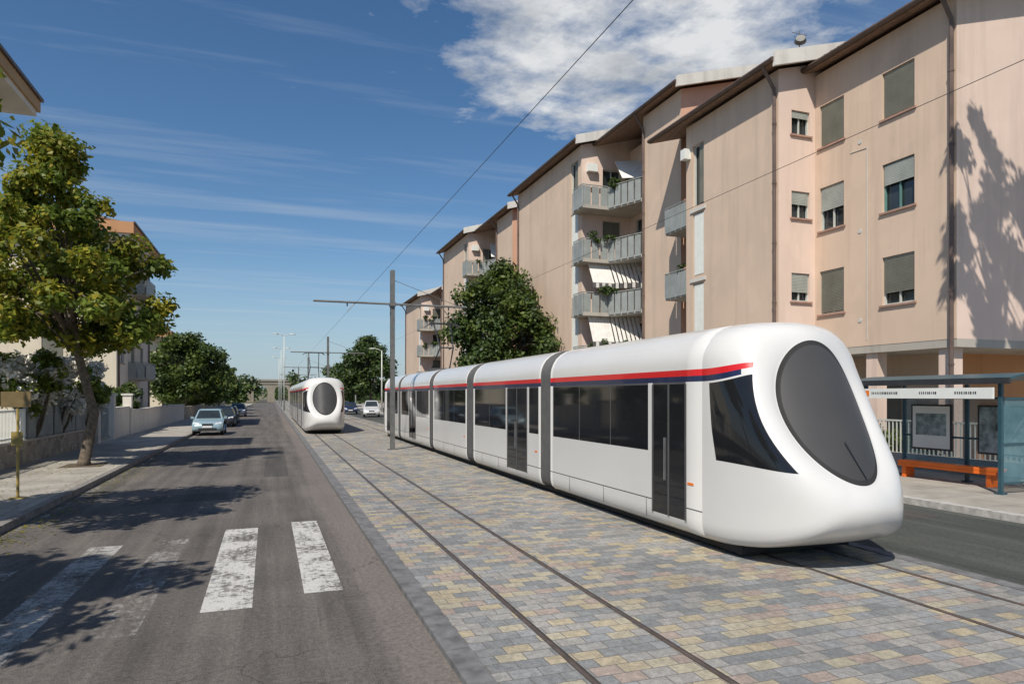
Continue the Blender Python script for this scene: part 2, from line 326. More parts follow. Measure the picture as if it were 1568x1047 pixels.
# ------------------------------------------------------------------ building helpers
def PY(c,sgn):
    return lambda a,z,d:(c+sgn*d,a,z)
def PX(c,sgn):
    return lambda a,z,d:(a,c+sgn*d,z)
def pbox(b,P,a0,a1,z0,z1,d0,d1,m):
    b.hexa([P(a0,z0,d0),P(a1,z0,d0),P(a1,z0,d1),P(a0,z0,d1),P(a0,z1,d0),P(a1,z1,d0),P(a1,z1,d1),P(a0,z1,d1)],m)
def wall(wb,gb,P,a0,a1,z0,z1,ops,m):
    A=sorted({a0,a1,*[o[0] for o in ops],*[o[1] for o in ops]}); Z=sorted({z0,z1,*[o[2] for o in ops],*[o[3] for o in ops]})
    for i in range(len(A)-1):
        for j in range(len(Z)-1):
            ca=(A[i]+A[i+1])/2; cz=(Z[j]+Z[j+1])/2
            if any(o[0]<ca<o[1] and o[2]<cz<o[3] for o in ops): continue
            wb.face([P(A[i],Z[j],0),P(A[i+1],Z[j],0),P(A[i+1],Z[j+1],0),P(A[i],Z[j+1],0)],m)
    for o in ops:
        x0,x1,q0,q1,t=o[:5]; D=.2
        for e in ([(x0,q0),(x0,q1)],[(x1,q0),(x1,q1)],[(x0,q0),(x1,q0)],[(x0,q1),(x1,q1)]):
            wb.face([P(*e[0],0),P(*e[1],0),P(*e[1],D),P(*e[0],D)],m)
        gb.face([P(x0,q0,D-.01),P(x1,q0,D-.01),P(x1,q1,D-.01),P(x0,q1,D-.01)],'glass')
        fr='frame' if t!='wt' else 'frameg'
        w=.05
        pbox(gb,P,x0+.002,x0+w,q0,q1,.09,.17,fr); pbox(gb,P,x1-w,x1-.002,q0,q1,.09,.17,fr)
        pbox(gb,P,x0+w,x1-w,q0+.002,q0+w,.092,.168,fr); pbox(gb,P,x0+w,x1-w,q1-w,q1-.002,.092,.168,fr)
        if t in('w','wt'):
            mid=(x0+x1)/2; pbox(gb,P,mid-.025,mid+.025,q0+w,q1-w,.10,.16,fr)
            fracs=o[5] if len(o)>5 else random.choice([.35,.5,1,.97,.7])
            sh=o[6] if len(o)>6 else 'shutter'
            zb=q1-.05-(q1-q0-.1)*fracs; z=q1-.05
            while z-.055>zb:
                pbox(gb,P,x0+.05,x1-.05,z-.05,z-.004,.045,.075,sh); z-=.055
            pbox(wb,P,x0-.08,x1+.08,q0-.07,q0-.003,-.07,.19,'sill')
        if t=='slot':
            n=max(3,int((x1-x0)/.16))
            for i in range(n):
                xa=x0+.05+(x1-x0-.1)*(i+.1)/n; xb=x0+.05+(x1-x0-.1)*(i+.8)/n
                pbox(gb,P,xa,xb,q0+.05,q1-.05,.03,.08,'signw')
        if t=='door':
            mid=(x0+x1)/2; pbox(gb,P,mid-.03,mid+.03,q0+w,q1-w,.10,.16,fr)
            if random.random()<.6:
                pbox(gb,P,x0+.05,mid-.03,q0+.1,q1-.05,.05,.075,'shutter')
def slab(rb,xe,ze,xr,y0,y1,pitch=.28,cop=True):
    t=.2; zr=ze+(xr-xe)*pitch
    rb.hexa([(xe,y0,ze),(xr,y0,zr),(xr,y1,zr),(xe,y1,ze),(xe,y0,ze+t),(xr,y0,zr+t),(xr,y1,zr+t),(xe,y1,ze+t)],'tile')
    rb.tube([(xe-.06,y0-.05,ze+.1),(xe-.06,y1,ze+.1)],.09,'brown',8)
    if cop:
        rb.hexa([(xe-.02,y0-.13,ze-.16),(xr,y0-.13,zr-.16),(xr,y0-.003,zr-.16),(xe-.02,y0-.003,ze-.16),(xe-.02,y0-.13,ze+t+.16),(xr,y0-.13,zr+t+.16),(xr,y0-.003,zr+t+.16),(xe-.02,y0-.003,ze+t+.16)],'coping')
    n=int((y1-y0)/.3)
    for i in range(n):
        y=y0+.15+i*.3
        rb.hexa([(xe,y-.05,ze+t),(xr,y-.05,zr+t),(xr,y+.05,zr+t),(xe,y+.05,ze+t),(xe,y-.03,ze+t+.06),(xr,y-.03,zr+t+.06),(xr,y+.03,zr+t+.06),(xe,y+.03,ze+t+.06)],'tile')
def pipe(b,x,y,z0,z1,ex=.5):
    b.tube([(x,y,z0),(x,y,z1-.9),(x-.02,y,z1-.7),(x-ex*.8,y,z1-.15),(x-ex,y,z1+.05)],.065,'pipe',8)
    z=z0+1
    while z<z1-1: b.tube([(x,y,z),(x,y,z+.06)],.08,'pipe',8); z+=2.2
def balcony(bb,poly,z,open_edges,h=1.05):
    bb.prism(poly,z-.2,z,'conc')
    for i in open_edges:
        p=Vector((*poly[i],0)); q=Vector((*poly[(i+1)%len(poly)],0)); d=(q-p); Lh=d.length; d.normalize(); n=Vector((d.y,-d.x,0))
        c=Vector((sum(a[0] for a in poly)/len(poly),sum(a[1] for a in poly)/len(poly),0))
        if (c-p).dot(n)>0: n=-n
        off=n*.03
        s0=p+off; e0=q+off; k=max(2,int(Lh/.42))
        for j in range(k):
            a=s0+d*(Lh*(j+.06)/k); e=s0+d*(Lh*(j+.88)/k); w=n*.025
            bb.hexa([(a-w)+Vector((0,0,z-.12)),(e-w)+Vector((0,0,z-.12)),(e+w)+Vector((0,0,z-.12)),(a+w)+Vector((0,0,z-.12)),(a-w)+Vector((0,0,z+h-.08)),(e-w)+Vector((0,0,z+h-.08)),(e+w)+Vector((0,0,z+h-.08)),(a+w)+Vector((0,0,z+h-.08))],'rail')
        bb.tube([s0+Vector((0,0,z+h)),e0+Vector((0,0,z+h))],.03,'rail',6)
        bb.tube([s0+Vector((0,0,z-.05)),s0+Vector((0,0,z+h))],.025,'rail',6)
def pot(bb,x,y,z):
    bb.tube([(x,y,z),(x,y,z+.25)],[.1,.15],'terra',8)
def leafcloud(cs,rs,n,size,seed):
    rng=np.random.default_rng(seed); cs=np.array(cs);rs=np.array(rs)
    w=rs**2.2; idx=rng.choice(len(cs),n,p=w/w.sum())
    d=rng.normal(size=(n,3)); d/=np.linalg.norm(d,axis=1)[:,None]
    r=rng.random(n)**.5*(.8+.45*rng.random(n))
    p=cs[idx]+d*(r*rs[idx])[:,None]*np.array([1,1,.75])
    nr=d*.7+rng.normal(size=(n,3))*.6+np.array([0,0,.5]); nr/=np.linalg.norm(nr,axis=1)[:,None]
    t=np.cross(nr,rng.normal(size=(n,3))); t/=np.linalg.norm(t,axis=1)[:,None]; u=np.cross(nr,t)
    s=size*(.6+.8*rng.random(n))[:,None]
    V=np.empty((n,4,3)); V[:,0]=p-t*s*.6; V[:,1]=p+u*s*.36-nr*s*.06; V[:,2]=p+t*s*.6; V[:,3]=p-u*s*.36-nr*s*.06
    return V
def leafobj(name,V,mats,parent,frac=0,seed=1):
    n=len(V); me=bpy.data.meshes.new(name); me.vertices.add(n*4); me.vertices.foreach_set('co',V.reshape(-1).astype(np.float32))
    me.loops.add(n*4); me.loops.foreach_set('vertex_index',np.arange(n*4,dtype=np.int32)); me.polygons.add(n)
    me.polygons.foreach_set('loop_start',np.arange(0,n*4,4,dtype=np.int32)); me.polygons.foreach_set('loop_total',np.full(n,4,dtype=np.int32))
    for m in mats: me.materials.append(M[m])
    if len(mats)>1:
        rng=np.random.default_rng(seed); c=V[:,0]; pat=np.sin(c[:,0]*3.1)+np.sin(c[:,1]*2.7)+np.sin(c[:,2]*4.2)
        me.polygons.foreach_set('material_index',((rng.random(n)<frac*(1+.5*pat))).astype(np.int32))
    me.update(calc_edges=True); me.validate(); o=bpy.data.objects.new(name,me); COL.objects.link(o)
    if parent is not None: o.parent=parent; o.matrix_parent_inverse=Matrix.Translation(-Vector(parent.location))
    return o
def tree(name,base,zc,rx,rz,trunk_h,tr,nclump,nleaf,leaf,mats=('leafD',),seed=1,lean=(0,0),frac=0,cone=0,crx=(.2,.33),prof=None):
    rng=random.Random(seed); x,y,z0=base; e=empty(name,base)
    cx,cy=x+lean[0],y+lean[1]; cs=[];rs=[]
    for i in range(nclump):
        if prof:
            z=rng.uniform(prof[0][0],prof[-1][0])
            R=float(np.interp(z,[p[0] for p in prof],[p[1] for p in prof]))
            if rng.random()>R/max(p[1] for p in prof)+.25: z=rng.uniform(prof[0][0],prof[0][0]+.6*(prof[-1][0]-prof[0][0])); R=float(np.interp(z,[p[0] for p in prof],[p[1] for p in prof]))
            cr=rng.uniform(.38,.72); R=max(.05,R-cr*.75); a=rng.uniform(0,6.283); q=R*rng.random()**.4*(1+.15*math.sin(3*a+z))
            cs.append((cx+q*math.cos(a),cy+q*math.sin(a),z)); rs.append(cr); continue
        while True:
            a,b_,c=[rng.uniform(-1,1) for _ in range(3)]
            q=a*a+b_*b_+c*c
            if q<1 and q>rng.random()*.6: break
        k=1-cone*max(0,(c+.2)); ph=math.atan2(b_,a); wob=1+.16*math.sin(3*ph+seed)+.10*math.sin(5*ph+2*seed+c*4)
        cs.append((cx+a*rx*k*wob,cy+b_*rx*k*wob,zc+c*rz)); rs.append(rng.uniform(*crx)*rx)
    tb=MB(); top=Vector((cx,cy,zc+rz*.35)); b0=Vector(base); m1=Vector((x+tr*1.6,y+tr*.5,z0+trunk_h*.55)); m2=Vector((x*.4+cx*.6+.1,y*.4+cy*.6,max(z0+trunk_h,zc-rz*.6)))
    tb.tube([b0+Vector((0,0,-.05)),b0+Vector((0,0,.15)),m1,m2,top],[tr*1.6,tr*1.1,tr*.9,tr*.75,tr*.25],'bark',10)
    order=sorted(range(nclump),key=lambda i:rng.random())[:min(nclump,32)]
    for i in order:
        f=rng.uniform(0,.75); s=m2.lerp(top,f); c=Vector(cs[i]); mid=s.lerp(c,.5)+Vector((rng.uniform(-.2,.2),rng.uniform(-.2,.2),rng.uniform(0,.35)))
        if rng.random()<.35 or c.z<m2.z+.5: s=m1.lerp(m2,rng.uniform(.6,1))
        tb.tube([s,mid,c],[tr*.42,tr*.25,tr*.08],'bark',6)
    tb.obj('trunk',e,True)
    leafobj('foliage',leafcloud(cs,rs,nleaf,leaf,seed),mats,e,frac,seed)
    return e
# ------------------------------------------------------------------ RIGHT APARTMENT BLOCKS
F=[4.4,7.5,10.6,13.7]
def blockA():
    e=empty('apartment_building',(19.3,20,0)); wb=MB();gb=MB();rb=MB();bb=MB();pb=MB()
    X2,X1=19.3,17.6; Y0,Y1,Y2,Y3=14.4,19.96,25.8,28
    zb=4.1; ze=14.4
    ops=[]
    for i,(q0,q1) in enumerate(((5.4,7.0),(8.5,10.1),(11.6,13.15))):
        ops.append((15.8,17.0,q0,q1,'wt' if i==1 else 'w',[.8,.45,1][i],'shutter' if i!=1 else 'shutter2'))
        ops.append((18.6,19.72,q0,q1,'w',[1,.55,1][i],'shutter' if i!=1 else 'shutter2'))
    wall(wb,gb,PY(X2,1),Y0,Y1,zb,ze,ops,'wall')
    wb.face([(X2,Y0,zb),(31,Y0,zb),(31,Y0,ze+3.3),(X2,Y0,ze)],'wallpink')
    ops=[(18.2,19.05,q0,q1,'w',[.75,.5,.3][i],'shutter2') for i,(q0,q1) in enumerate(((5.9,6.95),(9.0,10.0),(12.1,13.0)))]
    wall(wb,gb,PX(Y1,1),X1,X2,zb,ze,ops,'wallpink')
    wb.face([(X1,Y1,ze),(X2+3,Y1,ze),(X2+3,Y1,ze+1.3),(X1,Y1,ze)],'wallpink')
    ops=[(24.5,25.3,10.7,13.4,'door'),(24.5,25.3,7.65,10.4,'slot'),(24.5,25.3,4.6,7.3,'slot')]
    wall(wb,gb,PY(X1,1),Y1,Y2,zb,ze,ops,'wall')
    for z in (7.42,10.5): wb.box(X1-.05,X1-.003,24.35,25.45,z-.04,z+.10,'coping')
    wb.face([(X1,Y2,zb),(19.2,Y2,zb),(19.2,Y2,ze),(X1,Y2,ze)],'wall')
    ops=[(26.1,27.2,f+.05,f+2.3,'door') for f in F[:3]]
    wall(wb,gb,PY(19.2,1),Y2,Y3,zb,ze,ops,'wall')
    wb.box(X1+.01,31,Y1,Y3,zb-.25,zb-.001,'conc'); wb.box(X2+.01,31,Y0,Y1-.002,zb-.25,zb-.001,'conc')
    gops=[(18.2,19.6,.2,2.9,'door'),(22.5,25.2,1.2,2.9,'w',.3,'shutter2')]
    wall(wb,gb,PY(21.6,1),16.6,Y3,.1,zb-.25,gops,'wall')
    wb.face([(21.6,16.6,.1),(31,16.6,.1),(31,16.6,zb-.25),(21.6,16.6,zb-.25)],'orange_f')
    for yy in (14.62,17.3,20.3,23.2,26):
        wb.box(X2+.12 if yy<19 else X1+.12,(X2 if yy<19 else X1)+.55,yy,yy+.45,.1,zb-.25,'wallpink')
    for xx in (23.5,28): wb.box(xx,xx+.45,14.62,15.07,.1,zb-.25,'wallpink')
    wb.face([(31,Y0,0),(31,Y3,0),(31,Y3,ze+3.3),(31,Y0,ze+3.3)],'wall')
    slab(rb,X2-.55,ze,31,Y0-.4,Y1+.0,.28); slab(rb,X1-.55,ze,31,Y1-.35,Y3,.28)
    pipe(pb,X1-.09,Y1+.12,zb-1.5,ze); pipe(pb,X2-.09,Y0+.1,.1,ze)
    for f in (7.1,10.2):
        balcony(bb,[(17.75,25.95),(19.19,25.95),(19.19,27.7),(17.75,27.7)],f,[0,2,3])
        pot(bb,17.9,26.2,f+.9); pot(bb,17.9,26.9,f)
    bb.box(X1-.32,X1-.003,25.45,25.78,12.9,13.35,'signw')
    pb.tube([(18.6,20.0,14.9),(18.6,20.0,16.0)],.02,'steel',6); pb.tube([(18.6,19.95,15.6),(18.52,19.85,15.66)],[.22,.17],'steel',14)
    pb.tube([(18.25,20.0,15.9),(18.95,20.0,15.9)],.012,'steel',5); pb.tube([(18.35,20.0,15.75),(18.85,20.0,15.75)],.012,'steel',5)
    pb.tube([(X2-.012,17.6,zb+.2),(X2-.012,17.6,10.9),(X2-.012,18.3,10.95)],.012,'frame',5)
    for z in (5.0,8.1,11.2): pb.tube([(X2+.02,17.9,z),(X2-.02,17.9,z)],.07,'frame',10)
    wb.obj('walls',e); gb.obj('windows',e); rb.obj('roof',e); bb.obj('balconies',e); pb.obj('drainpipes',e)
    cs=[(17.85+random.random()*.5,26.0+random.random()*1.4,f+1.0+random.random()*.3) for f in (7.1,) for k in range(7)]
    leafobj('balcony_plants',leafcloud(cs,[.2]*len(cs),500,.10,77),['leafD'],e)
blockA()
def blockB(name,Y0,Y1,Y2,X2,X1,ze,nf,recY,balc=True):
    e=empty(name,(X2,(Y0+Y2)/2,0)); wb=MB();gb=MB();rb=MB();bb=MB();pb=MB(); zb=.1
    R=X2+1.9
    wall(wb,gb,PY(X2,1),Y0,recY,zb,ze,[],'wall')
    wb.face([(X2,Y0,zb),(31,Y0,zb),(31,Y0,ze+3.4),(X2,Y0,ze)],'salmon')
    wb.face([(X2,recY,zb),(R,recY,zb),(R,recY,ze),(X2,recY,ze)],'wall')
    fl=F[:nf]
    ops=[(recY+1.0,Y1-.6,f+.05,f+2.35,'door') for f in fl]
    wall(wb,gb,PY(R,1),recY,Y1,zb,ze,ops,'wallpink')
    ops=[(X1+1.4,X1+2.6,f+.05 if i%2 else f+.9,f+2.3,'door' if i%2 else 'w') for i,f in enumerate(fl)]
    wall(wb,gb,PX(Y1,1),X1,R,zb,ze,ops,'wallpink')
    wb.face([(X1,Y1,ze),(R+2,Y1,ze),(R+2,Y1,ze+1.4),(X1,Y1,ze)],'wallpink')
    ops=[]
    for i,f in enumerate(fl):
        ops.append((Y1+.5,Y1+1.5,f+.25,f+2.85,'slot' if i!=len(fl)-1 else 'door'))
    wall(wb,gb,PY(X1,1),Y1,Y2,zb,ze,ops,'wall')
    wb.face([(X1,Y2,zb),(31,Y2,zb),(31,Y2,ze+3.4),(X1,Y2,ze)],'salmon')
    wb.face([(31,Y0,0),(31,Y2,0),(31,Y2,ze+3.4),(31,Y0,ze+3.4)],'wall')
    slab(rb,X2-.55,ze,31,Y0-.4,Y1,.28); slab(rb,X1-.55,ze,31,Y1-.35,Y2+.4,.28)
    pipe(pb,X2-.09,recY-.12,zb,ze); pipe(pb,X1-.09,Y2-.3,zb,ze)
    for i,f in enumerate(fl):
        z=f-.3
        poly=[(X1-.5,Y1-1.25),(X1+1.15,Y1-1.25),(X1+2.4,recY+.35),(R-.01,recY+.35),(R-.01,Y1-.01),(X1-.5,Y1-.01)]
        balcony(bb,poly,z,[5,0,1],1.15)
        bb.box(X1-.48,X1-.02,Y1-.005,Y1+.35,z-.2,z+1.0,'conc')
        for k in range(4): pot(bb,X1+.2+k*.55,Y1-1.02,z+.8 if random.random()<.5 else z)
    if balc:
        for i,(zz,rr) in enumerate(((fl[0]+2.2,1.5),(fl[1]+2.2,1.1))):
            xs=X1+.0; n=14
            for k in range(n):
                xa=xs+ k*.2; yb=Y1-1.15 if k<6 else Y1-1.15-(k-6)*.13; mm='awning'
                bb.hexa([(xa,yb-.35,zz-.75*rr),(xa+.19,yb-.35,zz-.75*rr),(xa+.19,yb+.3,zz+.35),(xa,yb+.3,zz+.35),(xa,yb-.35,zz-.72*rr),(xa+.19,yb-.35,zz-.72*rr),(xa+.19,yb+.3,zz+.38),(xa,yb+.3,zz+.38)],mm)
                bb.box(xa,xa+.19,yb-.36,yb-.34,zz-.75*rr-.28,zz-.75*rr-.01,'awning' if k%2 else 'awnd')
        zz=fl[3]+2.6
        bb.hexa([(X1+1.5,Y1-2.2,zz-1.5),(X1+3.0,Y1-3.0,zz-1.5),(X1+3.2,Y1-1.2,zz),(X1+1.9,Y1-.6,zz),(X1+1.5,Y1-2.2,zz-1.46),(X1+3.0,Y1-3.0,zz-1.46),(X1+3.2,Y1-1.2,zz+.04),(X1+1.9,Y1-.6,zz+.04)],'awning')
        for k in range(3): bb.box(X1+.4+k*.30,X1+.62+k*.30,Y1-1.36,Y1-1.34,fl[0]+.1,fl[0]+.62,'awning')
    bb.box(X1+.3,X1+.9,Y1-.32,Y1-.02,fl[-1]+2.0,fl[-1]+2.45,'signw')
    wb.obj('walls',e); gb.obj('windows',e); rb.obj('roof',e); bb.obj('balconies',e); pb.obj('drainpipes',e)
    cs=[];rs=[]
    for f in fl:
        for k in range(7):
            t=random.random(); cs.append((X1-.2+t*2.6,Y1-1.2-t*.9,f+.65+random.random()*.5)); rs.append(random.uniform(.16,.30))
    leafobj('balcony_plants',leafcloud(cs,rs,1700,.12,int(Y0)),['leafD','leafG'],e,.4)
    return e
blockB('apartment_building',28,36.2,47.2,18.8,17.4,17.3,4,31.5)
blockB('apartment_building',50.6,59.5,69,18.2,17.1,17.3,4,54.5)
blockB('apartment_building',74,80,90,18.6,17.1,14.4,3,76,False)
# ------------------------------------------------------------------ LEFT BUILDINGS
def leftblock(name,xw,y0,y1,ze,xb,matf,matend,floors,ftop=.95,fm='orange_f'):
    e=empty(name,(xw,(y0+y1)/2,0)); wb=MB();gb=MB();rb=MB();bb=MB()
    ops=[]
    n=max(1,int((y1-y0)/3.4))
    for f in floors:
        for k in range(n):
            ya=y0+1.3+k*(y1-y0-1.5)/n
            ops.append((ya,ya+1.2,f+.9,f+2.4,'w'))
    wall(wb,gb,PY(xw,-1),y0,y1,.1,ze,ops,matf)
    ops=[(xw-4.2,xw-3.0,f+.9,f+2.4,'w') for f in floors]
    wall(wb,gb,PX(y0,1),xb,xw,.1,ze,ops,matend)
    wb.face([(xb,y1,.1),(xw,y1,.1),(xw,y1,ze),(xb,y1,ze)],matend); wb.face([(xb,y0,.1),(xb,y1,.1),(xb,y1,ze),(xb,y0,ze)],matend)
    rb.box(xb-.5,xw+1.1,y0-1,y1+1,ze+.0,ze+.22,'white_pl')
    rb.box(xw+1.0,xw+1.2,y0-1.15,y1+1.15,ze+.22,ze+ftop,fm); rb.box(xb-.5,xw+.999,y0-1.15,y0-.9,ze+.22,ze+ftop,fm); rb.box(xb-.5,xw+.999,y1+.9,y1+1.15,ze+.22,ze+ftop,fm)
    rb.box(xw+1.2,xw+1.3,y0-1.2,y1+1.2,ze+ftop-.1,ze+ftop+.03,'brown')
    rb.hexa([(xw+1.0,y0-.9,ze+ftop-.15),(xw+1.0,y1+.9,ze+ftop-.15),(xw-5,y1+.9,ze+ftop+1),(xw-5,y0-.9,ze+ftop+1),(xw+1.0,y0-.9,ze+ftop-.05),(xw+1.0,y1+.9,ze+ftop-.05),(xw-5,y1+.9,ze+ftop+1.1),(xw-5,y0-.9,ze+ftop+1.1)],'tile')
    if y1-y0>9:
        for f in floors[1:]:
            balcony(bb,[(xw,y0+4),(xw+1.1,y0+4),(xw+1.1,y0+8),(xw,y0+8)],f,[0,1,2])
    bb.tube([(xw+.08,y1-.4,.1),(xw+.08,y1-.4,ze)],.06,'pipe'); bb.tube([(xw+.08,y0+.4,.1),(xw+.08,y0+.4,ze)],.06,'pipe')
    wb.obj('walls',e); gb.obj('windows',e); rb.obj('roof',e); bb.obj('balconies',e)
leftblock('apartment_house',-9.9,27.4,30.6,13.5,-22,'cream','cream',[1.0,4.1,7.2,10.3],.75,'fascia')
leftblock('apartment_house',-9.6,50.5,63,12.7,-22,'white_pl','cream',[.6,3.7,6.8,9.8],.95,'orange_f')
leftblock('apartment_house',-13,95,112,9.5,-26,'white_pl','cream',[.6,3.7,6.4])
b=MB(); b.box(-7.95,-7.7,6,36,.05,.85,'stone'); b.box(-8.0,-7.65,6,36,.85,.92,'conc'); b.obj('stone_wall')
b=MB()
y=6.0
while y<27:
    b.box(-7.83,-7.81,y,y+.03,.92,1.95,'signw'); y+=.12
for z in (1.0,1.88): b.box(-7.84,-7.80,6,27,z,z+.04,'signw')
y=27.0
while y<36:
    b.hexa([(-7.86,y,.93),(-7.80,y+.07,.93),(-7.78,y+.07,.93),(-7.84,y,.93),(-7.86,y,2.0),(-7.80,y+.07,2.0),(-7.78,y+.07,2.0),(-7.84,y,2.0)],'rail')
    b.hexa([(-7.80,y+.07,.93),(-7.86,y+.14,.93),(-7.84,y+.14,.93),(-7.78,y+.07,.93),(-7.80,y+.07,2.0),(-7.86,y+.14,2.0),(-7.84,y+.14,2.0),(-7.78,y+.07,2.0)],'rail'); y+=.14
for yy in range(6,37,3): b.box(-7.9,-7.76,yy-.05,yy+.05,.92,2.08,'steel')
b.obj('metal_fence')
b=MB()
for yy in (36.1,39.4,44.0): b.box(-8.05,-7.6,yy,yy+.45,.1,2.4,'white_pl'); b.box(-8.12,-7.53,yy-.06,yy+.51,2.4,2.5,'coping')
y=36.7
while y<39.3: b.box(-7.83,-7.8,y,y+.03,.2,2.1,'rail'); y+=.13
b.box(-7.85,-7.78,36.55,39.4,.25,.32,'rail'); b.box(-7.85,-7.78,36.55,39.4,1.95,2.02,'rail'); b.obj('garden_gate')
b=MB(); b.box(-7.95,-7.7,39.9,44,.05,1.7,'white_pl'); b.box(-7.95,-7.7,44.5,70,.05,1.5,'white_pl'); b.box(-8,-7.65,39.9,43.95,1.7,1.77,'coping'); b.box(-8,-7.65,44.55,70,1.5,1.57,'coping')
b.box(-7.95,-7.7,70,130,.05,1.3,'stone'); b.obj('garden_wall')
# ------------------------------------------------------------------ TREES
tree('street_tree',(-5.7,25.2,.13),6.7,3.0,3.6,3.0,.16,104,34000,.165,('leafY','leafM'),3,(-.75,-.1),.42,
     prof=[(4.1,2.5),(4.6,3.5),(5.4,3.8),(6.6,3.2),(7.8,2.2),(8.9,1.5),(10.6,.85)])
tree('street_tree',(-6.4,12.6,.13),6.3,2.2,2.0,3.2,.14,46,11000,.19,('leafY','leafM'),5,(-.3,0),.35,0,(.26,.42))
tree('street_tree',(-6.6,5.5,.13),5.6,2.3,2.0,2.8,.15,45,8000,.2,('leafY','leafM'),8,(0,0),.35)
tree('street_tree',(16.4,9.0,.13),15.0,1.6,3.6,9,.16,34,5500,.2,('leafG',),9)
tree('street_tree',(15.2,43.5,.13),7.2,3.7,4.1,3,.2,85,28000,.24,('leafD','leafG'),11,(0,0),.35,.42)
tree('street_tree',(14.6,108,.13),6.8,5.0,4.8,3,.25,60,11000,.42,('leafD',),12,(0,0),0,.45)
tree('street_tree',(14.9,140,.13),6.0,5.0,4.5,3,.25,50,6000,.5,('leafD',),13)
tree('street_tree',(-8.9,80,.1),5.2,3.9,3.7,2,.22,80,16000,.3,('leafD','leafG'),14,(0,0),.5)
tree('street_tree',(-9.9,92,.1),5.0,4.2,4.0,2,.22,70,11000,.36,('leafD','leafG'),15,(0,0),.4)
tree('street_tree',(-8.0,114,.1),4.2,3.2,2.9,2,.2,50,6000,.42,('leafD','leafG'),16,(0,0),.4)
tree('street_tree',(-7.5,150,.1),3.6,3.2,2.7,2,.2,40,4000,.5,('leafD','leafG'),17,(0,0),.4)
def shrub(name,c,r,h,n,leaf,mats,frac,seed):
    rng=random.Random(seed); e=empty(name,(c[0],c[1],c[2])); cs=[];rs=[]
    for i in range(34):
        a=rng.uniform(0,6.28); q=r*math.sqrt(rng.random()); cs.append((c[0]+q*math.cos(a)*.7,c[1]+q*math.sin(a)*1.2,c[2]+h*(.45+.5*rng.random()))); rs.append(r*.26)
    tb=MB()
    for i in range(9): p=cs[i*3]; tb.tube([(c[0]+rng.uniform(-.2,.2),c[1]+rng.uniform(-.2,.2),c[2]),((c[0]+p[0])/2,(c[1]+p[1])/2,c[2]+h*.3),p],[.06,.045,.02],'bark',6)
    tb.obj('stems',e,True); leafobj('foliage',leafcloud(cs,rs,n,leaf,seed),mats,e,frac,seed)
shrub('oleander_shrub',(-8.15,28.0,.1),1.6,3.8,7000,.17,('leafM','blossom'),.60,21)
shrub('oleander_shrub',(-8.15,31.6,.1),1.7,4.0,7500,.17,('leafM','blossom'),.60,22)
shrub('oleander_shrub',(-8.2,35.0,.1),1.6,3.9,6000,.17,('leafM','blossom'),.55,23)
shrub('green_shrub',(-9.0,47,.1),1.6,3.0,5000,.18,('leafD','leafG'),.4,24)
shrub('green_shrub',(-9.0,22.5,.1),1.2,2.4,4500,.14,('leafD','leafG'),.4,25)
cs=[(-4.9-random.random()*.6,8.4+random.random()*3.2,.2) for _ in range(22)]
leafobj('grass',leafcloud(cs,[.22]*22,2500,.12,31),['leafG'],None)
rng=np.random.default_rng(44); n=2600; V=np.empty((n,4,3)); lx=np.where(rng.random(n)<.55,-4.35+np.abs(rng.normal(size=n))*.35,-4.6-rng.random(n)*2.6); ly=5+rng.random(n)*26
lz=np.where(lx>-4.4,.008,.15); a=rng.random(n)*6.28; s=.018+.03*rng.random(n)
for k,(r_,o_) in enumerate(((1,0),(.5,1.57),(1,3.14),(.5,4.71))):
    V[:,k,0]=lx+np.cos(a+o_)*s*r_; V[:,k,1]=ly+np.sin(a+o_)*s*r_; V[:,k,2]=lz+rng.random(n)*.008
leafobj('fallen_leaves',V,['leafY'],None)
rng=random.Random(5); cs=[];rs=[]
for i in range(420):
    a=rng.uniform(-190,330)
    cs.append((a,330+rng.uniform(-25,45),rng.uniform(.5,5.5))); rs.append(rng.uniform(2.5,4.5))
for i in range(60): cs.append((rng.uniform(-26,-11),rng.uniform(150,230),rng.uniform(1,5))); rs.append(rng.uniform(1.5,2.8))
for i in range(50): cs.append((rng.uniform(16,40),rng.uniform(130,230),rng.uniform(1,5))); rs.append(rng.uniform(1.5,2.8))
for i in range(130): cs.append((rng.uniform(-75,-5),rng.uniform(236,250),rng.uniform(1,9.0))); rs.append(rng.uniform(2,3.2))
for i in range(90): cs.append((rng.uniform(6,75),rng.uniform(236,250),rng.uniform(1,9.0))); rs.append(rng.uniform(2,3.2))
leafobj('distant_trees',leafcloud(cs,rs,60000,1.1,33),['leafD'],None)
b=MB(); Yv=255
b.box(-50,60,Yv,Yv+9,6.4,7.4,'viad'); b.box(-50,60,Yv-.3,Yv-.0,7.4,8.1,'viad')
for k in range(-5,7):
    xc=k*7.0; b.box(xc-1.2,xc+1.2,Yv+.2,Yv+8.8,0,6.39,'viad')
    pts=[]
    for j in range(9):
        t=math.pi*j/8; pts.append((xc+3.5-2.3*math.cos(t),3.6+2.3*math.sin(t)))
    for j in range(8):
        (xa,za),(xb_,zb_)=pts[j],pts[j+1]; b.hexa([(xa,Yv+.2,za),(xb_,Yv+.2,zb_),(xb_,Yv+8.8,zb_),(xa,Yv+8.8,za),(xa,Yv+.2,6.38),(xb_,Yv+.2,6.38),(xb_,Yv+8.8,6.38),(xa,Yv+8.8,6.38)],'viad')
b.obj('arched_viaduct')
b=MB(); n=40; hz=[]
for i in range(n+1):
    x=-900+i*60; hz.append((x,900+60*math.sin(i*.7),14+9*math.sin(i*.33)+5*math.sin(i*.9)))
for i in range(n):
    p,q=hz[i],hz[i+1]; b.face([(p[0],p[1]-350,-1),(q[0],q[1]-350,-1),q,p],'ground'); b.face([p,q,(q[0],q[1]+300,-1),(p[0],p[1]+300,-1)],'ground')
b.obj('hills',None,True)
